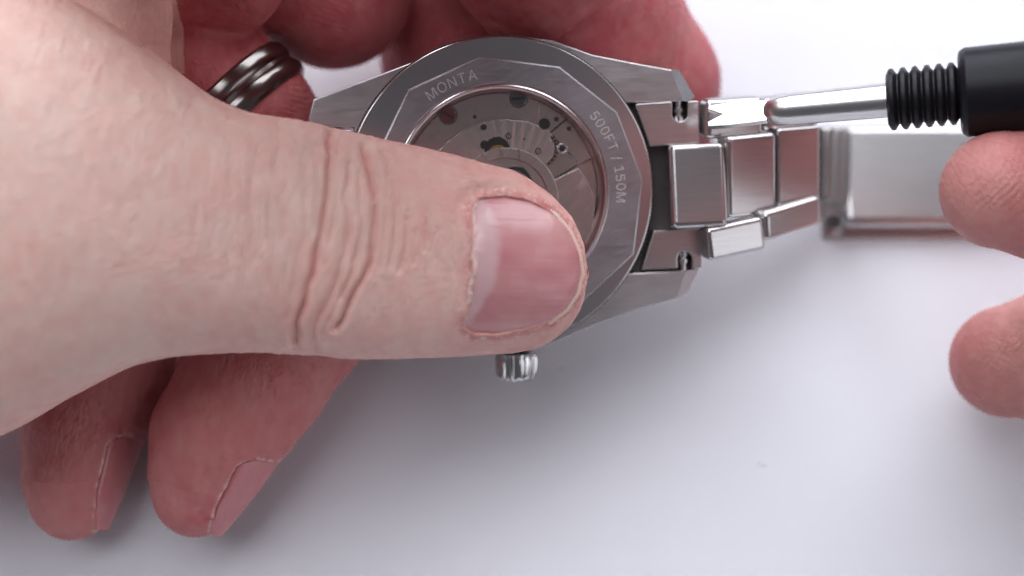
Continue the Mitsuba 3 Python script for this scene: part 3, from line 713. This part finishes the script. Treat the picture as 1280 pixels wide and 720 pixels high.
crr = np.zeros(len(V)); crr[onthumb] = np.clip(-cr, 0, 0.6)
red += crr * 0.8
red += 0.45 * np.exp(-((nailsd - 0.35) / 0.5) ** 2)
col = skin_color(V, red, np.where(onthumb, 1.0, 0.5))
dry = np.exp(-((nailsd - 0.55) / 0.55) ** 2) * (meshkit.fbm(V * 3.4, 3, 51) > 0.60)
pale_line = np.exp(-((sidesd - 0.12) / 0.16) ** 2) * np.clip(meshkit.fbm(V * 1.2, 2, 52) * 2 - 0.55, 0, 1)
col = col + (np.array([0.78, 0.66, 0.60]) - col) * np.clip(0.42 * dry + 0.7 * pale_line, 0, 0.8)[:, None]

def skin_bump(p, n, uv):
    x, y, z = VL(p)
    f1, f2, _ = mikit.voronoi(x * 1.5 + 0.35 * z, y * 1.25 + 0.2 * z)
    low = mikit.smoothstep(-9, -13, y) * mikit.smoothstep(0, -20, x)
    wr = low * 0.8 * mikit.noise((0.9 * x - 0.42 * y) * 0.7, (0.42 * x + 0.9 * y) * 2.6, z)
    lin = mikit.smoothstep(-6, -14, x) * 0.6 * mikit.noise(x * 2.4 + 0.6 * mikit.noise(x * 0.5, y * 0.5, 0), y * 0.55, z * 0.6)
    return wr + lin + 0.35 * mikit.fbm(x * 2.2, y * 2.2, z * 2.2) + 0.30 * mikit.smoothstep(0.0, 0.35, f2 - f1) + 0.35 * mikit.noise(x * 4.5, y * 3.2, z * 4)
def ridge_bump(p, n, uv):
    x, y, z = VL(p)
    wv = mikit.fbm(x * 0.12, y * 0.12, z * 0.12) * 3.5
    up = mikit.smoothstep(6, 12, y) * mikit.smoothstep(-1, -4, z)
    rt = mikit.smoothstep(45, 50, x)
    a = dr.sin((x * 0.25 + y * 0.9 + wv) * 9.5)
    b = dr.sin((x * 0.85 - y * 0.5 + wv) * 9.5)
    return skin_bump(p, n, uv) + 0.18 * dr.select(x > -8, b, a) * dr.maximum(up, rt)
def skin(bmp, scale):
    return {'type': 'twosided', 'bsdf': bump({'type': 'principled', 'base_color': {'type': 'mesh_attribute', 'name': 'vertex_color'}, 'roughness': 0.48, 'specular': 0.28}, bmp, scale, 6e-5)}
scene['skin'] = skin(ridge_bump, 1.9e-4)
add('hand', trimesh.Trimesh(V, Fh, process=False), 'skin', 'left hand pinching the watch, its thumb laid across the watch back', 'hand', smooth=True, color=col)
LN = float(nail2[:, 0].min()); YM = float(Q(0, 325, ZN)[1])
def nail_col(p, n, uv):
    x, y, z = VL(p)
    ridge = mikit.noise(x * 0.15, y * 5.0, 0.0)
    ym = YM
    lun = mikit.smoothstep(0.6, -0.6, x - (LN + 4.1 - 0.05 * dr.square(y - ym - 1.0)) + 0.3 * (mikit.noise(x, y) - 0.5))
    base = mikit.mix([0.52, 0.27, 0.26], [0.43, 0.155, 0.17], mikit.smoothstep(0.3, 0.7, mikit.fbm(x * 0.22, y * 0.3, 3.0)) * 0.5 + 0.5 * mikit.smoothstep(6.5, 1.5, dr.abs(y - ym + 1.5)))
    base = base * (0.97 + 0.06 * ridge)
    return mikit.mix(base, [0.56, 0.395, 0.395], lun * 0.7)
def nail_bump(p, n, uv):
    x, y, z = VL(p)
    return mikit.noise(x * 0.18, y * 4.2, 0.0) + 0.5 * mikit.noise(x * 0.5, y * 9.5, 4.0) + 0.25 * mikit.noise(x * 3, y * 5, 0.0)
scene['nail'] = {'type': 'twosided', 'bsdf': bump({'type': 'principled', 'base_color': mikit.proc(nail_col), 'roughness': 0.26, 'specular': 0.5, 'clearcoat': 0.8, 'clearcoat_gloss': 0.9}, nail_bump, 1.9e-5, 6e-5)}
def side_nail_col(p, n, uv):
    x, y, z = VL(p)
    return mikit.mix([0.48, 0.19, 0.19], [0.42, 0.125, 0.135], mikit.fbm(x * 0.5, y * 0.3, z * 0.5)) * (0.94 + 0.12 * mikit.noise((x + 0.45 * y) * 4.0, y * 0.2, z * 4.0))
scene['nail_plain'] = {'type': 'twosided', 'bsdf': {'type': 'principled', 'base_color': mikit.proc(side_nail_col), 'roughness': 0.3, 'specular': 0.5, 'clearcoat': 0.5, 'clearcoat_gloss': 0.9}}
scene['nail_edge'] = {'type': 'twosided', 'bsdf': {'type': 'principled', 'base_color': rgb(0.60, 0.42, 0.345), 'roughness': 0.45}}
add('hand__thumb_nail', nail_mesh(nailP, nail_z), 'nail', smooth=40)
for name, m_ in side:
    add('hand__finger_nail', m_, 'nail_plain', smooth=True)
# dry cuticle along the root of the thumb nail
cu = np.array([(606, 245), (596, 248), (591, 262), (592, 285), (594, 312), (593, 342), (589, 368), (583, 392), (577, 408), (571, 413)], float)
cu2 = Q(cu[:, 0], cu[:, 1], ZN)[:, :2]
lc = np.array(shapely.segmentize(shapely.LineString(cu2), 0.22).coords)
wd_ = 0.06 + 0.30 * meshkit.fbm(np.column_stack([lc * 1.3, lc[:, 0] * 0]), 2, 71); wd_[[0, -1]] = 0.06
lc = lc + 0.5 * np.stack([meshkit.fbm(np.column_stack([lc * 0.9, lc[:, 0] * 0]), 2, 72) - 0.5, 0 * lc[:, 0]], 1)
tn = np.gradient(lc, axis=0); tn /= np.linalg.norm(tn, axis=1, keepdims=True); tn = np.column_stack([-tn[:, 1], tn[:, 0]])
cup = shapely.Polygon(np.vstack([lc + tn * wd_[:, None], (lc - tn * wd_[:, None])[::-1]])).buffer(0.02)
scene['dry_skin'] = {'type': 'twosided', 'bsdf': {'type': 'principled', 'base_color': rgb(0.62, 0.43, 0.38), 'roughness': 0.6}}
add('hand__thumb_nail__cuticle', nail_mesh(cup, lambda x, y: nail_z(x, y) + 0.22 + 0.16 * meshkit.noise(np.column_stack([x * 2.5, y * 2.5, 0 * x]), 8), 0.13, 0.5), 'dry_skin', 'thin dry white strip of skin at the nail root', smooth=40)
# free edge of the thumb nail: pale rim along the tip
fe = np.array([(676, 255), (696, 267), (714, 288), (726, 314), (730, 340), (724, 366), (710, 388), (690, 403), (664, 413)], float)
fe2 = Q(fe[:, 0], fe[:, 1], ZN - 1)[:, :2]
lf = shapely.LineString(fe2).segmentize(0.3) if hasattr(shapely.LineString(fe2), 'segmentize') else shapely.segmentize(shapely.LineString(fe2), 0.3)
add('hand__thumb_nail__free_edge', nail_mesh(lf.buffer(0.2, cap_style='round'), lambda x, y: nail_z(x, y) - 0.10, 0.2, 0.5), 'nail_edge', smooth=40)

# ---- ring
rp, rr_ = seg_chain([(300, 131, -8.6, 82)])
rdir = fp('ring', 3) - fp('ring', 2)
MR = frame(rp[0], np.cross(rdir, [0, 0, 1]), z=rdir)
ro = rr_[0]
prf = [(ro - 0.3, -2.7), (ro + 0.35, -2.7), (ro + 0.85, -2.3), (ro + 1.0, -1.4), (ro + 0.9, -0.6), (ro + 0.6, -0.25), (ro + 0.6, 0.25), (ro + 0.9, 0.6), (ro + 1.0, 1.4), (ro + 0.85, 2.3), (ro + 0.35, 2.7), (ro - 0.3, 2.7), (ro - 0.3, -2.7)]
scene['ring_metal'] = steel(0.2, col=(0.21, 0.195, 0.185))
add('finger_ring', xf(revolve(prf, 128), MR), 'ring_metal', 'dark polished grooved band ring on a finger behind the thumb', 'ring', smooth=35)

# ---------------------------------------------------------------- the other hand
G = Field((26, -30, -32), (112, 40, 104), 0.6)
FR = dict(a=[(1251, 238, 13, 74), (1330, 246, 13, 82), (1440, 262, 10, 86), (1580, 330, 2, 100)],
          b=[(1259, 452, -9, 70), (1330, 444, -8, 82), (1430, 420, -5, 88), (1580, 360, 0, 110)],
          d=[(1500, 150, 22, 115), (1600, 330, 60, 200), (1640, 420, 85, 300), (1950, 500, 85, 320)],
          c=[(1390, -60, 24, 80), (1470, 60, 20, 90), (1590, 260, 8, 110)])
for q in FR.values(): G.chain(q, 1.2)
gm = G.mesh().subdivide()
Vg = G.snap(np.array(gm.vertices)); Ng = G.grad(Vg)
Vg = Vg + Ng * (0.25 * (meshkit.fbm(Vg * 0.25, 3, 61) - 0.5))[:, None]
redg = np.interp(Vg[:, 0], [52, 58, 66], [1.45, 1.6, 1.35])
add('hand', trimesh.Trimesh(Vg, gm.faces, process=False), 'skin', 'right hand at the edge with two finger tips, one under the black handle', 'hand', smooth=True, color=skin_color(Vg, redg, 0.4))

# ---------------------------------------------------------------- the paper
def paper_bump(p, n, uv):
    return mikit.fbm(p.x * 2500, p.y * 2500, 0.0, octaves=3)
def paper_col(p, n, uv):
    return mi.Color3f(0.63, 0.64, 0.675) * (0.985 + 0.03 * mikit.fbm(p.x * 60, p.y * 60, 0.0))
scene['paper'] = {'type': 'twosided', 'bsdf': bump({'type': 'principled', 'base_color': mikit.proc(paper_col), 'roughness': 0.6, 'specular': 0.3}, paper_bump, 8e-6, 1e-4)}
gx, gy = np.meshgrid(np.linspace(-600, 600, 25), np.linspace(-500, 700, 25), indexing='ij')
pv = np.stack([gx, gy, gx * 0], -1).reshape(-1, 3) * 1e-3
i, j = np.meshgrid(np.arange(24), np.arange(24), indexing='ij')
q = np.stack([i * 25 + j, (i + 1) * 25 + j, (i + 1) * 25 + j + 1, i * 25 + j + 1], -1).reshape(-1, 4)
scene['table_top'] = mikit.ply((pv, q), 'paper')
labels['table_top'] = {'label': 'plain white matt work surface under the hands', 'category': 'table top', 'kind': 'structure'}

# ---- lint on the paper
def lint(px, py, label, seed):
    d = Q(px, py, 0.0) - CAM; k = ((TABLE_PT - CAM) @ TABLE_N) / (d @ TABLE_N); c = CAM + d * k
    r_ = np.random.default_rng(seed); a = np.cumsum(r_.normal(0, 0.5, 7)) + r_.uniform(0, 6)
    pts = c + TABLE_N * 0.06 + np.cumsum(np.column_stack([np.cos(a), np.sin(a) * cT, -np.sin(a) * sT]) * 0.16, 0)
    s_ = [manifold3d.Manifold.sphere(0.06, 8).translate(p.tolist()) for p in pts]
    m = manifold3d.Manifold.batch_boolean([manifold3d.Manifold.batch_hull([p, q]) for p, q in zip(s_[:-1], s_[1:])], manifold3d.OpType.Add)
    add('lint', m, 'lint_fibre', label, 'lint', smooth=40)
scene['lint_fibre'] = {'type': 'principled', 'base_color': rgb(0.25, 0.24, 0.25), 'roughness': 0.8}
lint(958, 583, 'tiny grey lint speck on the white surface towards the lower right', 1)
lint(698, 461, 'tiny grey lint speck on the white surface beside the crown', 2)
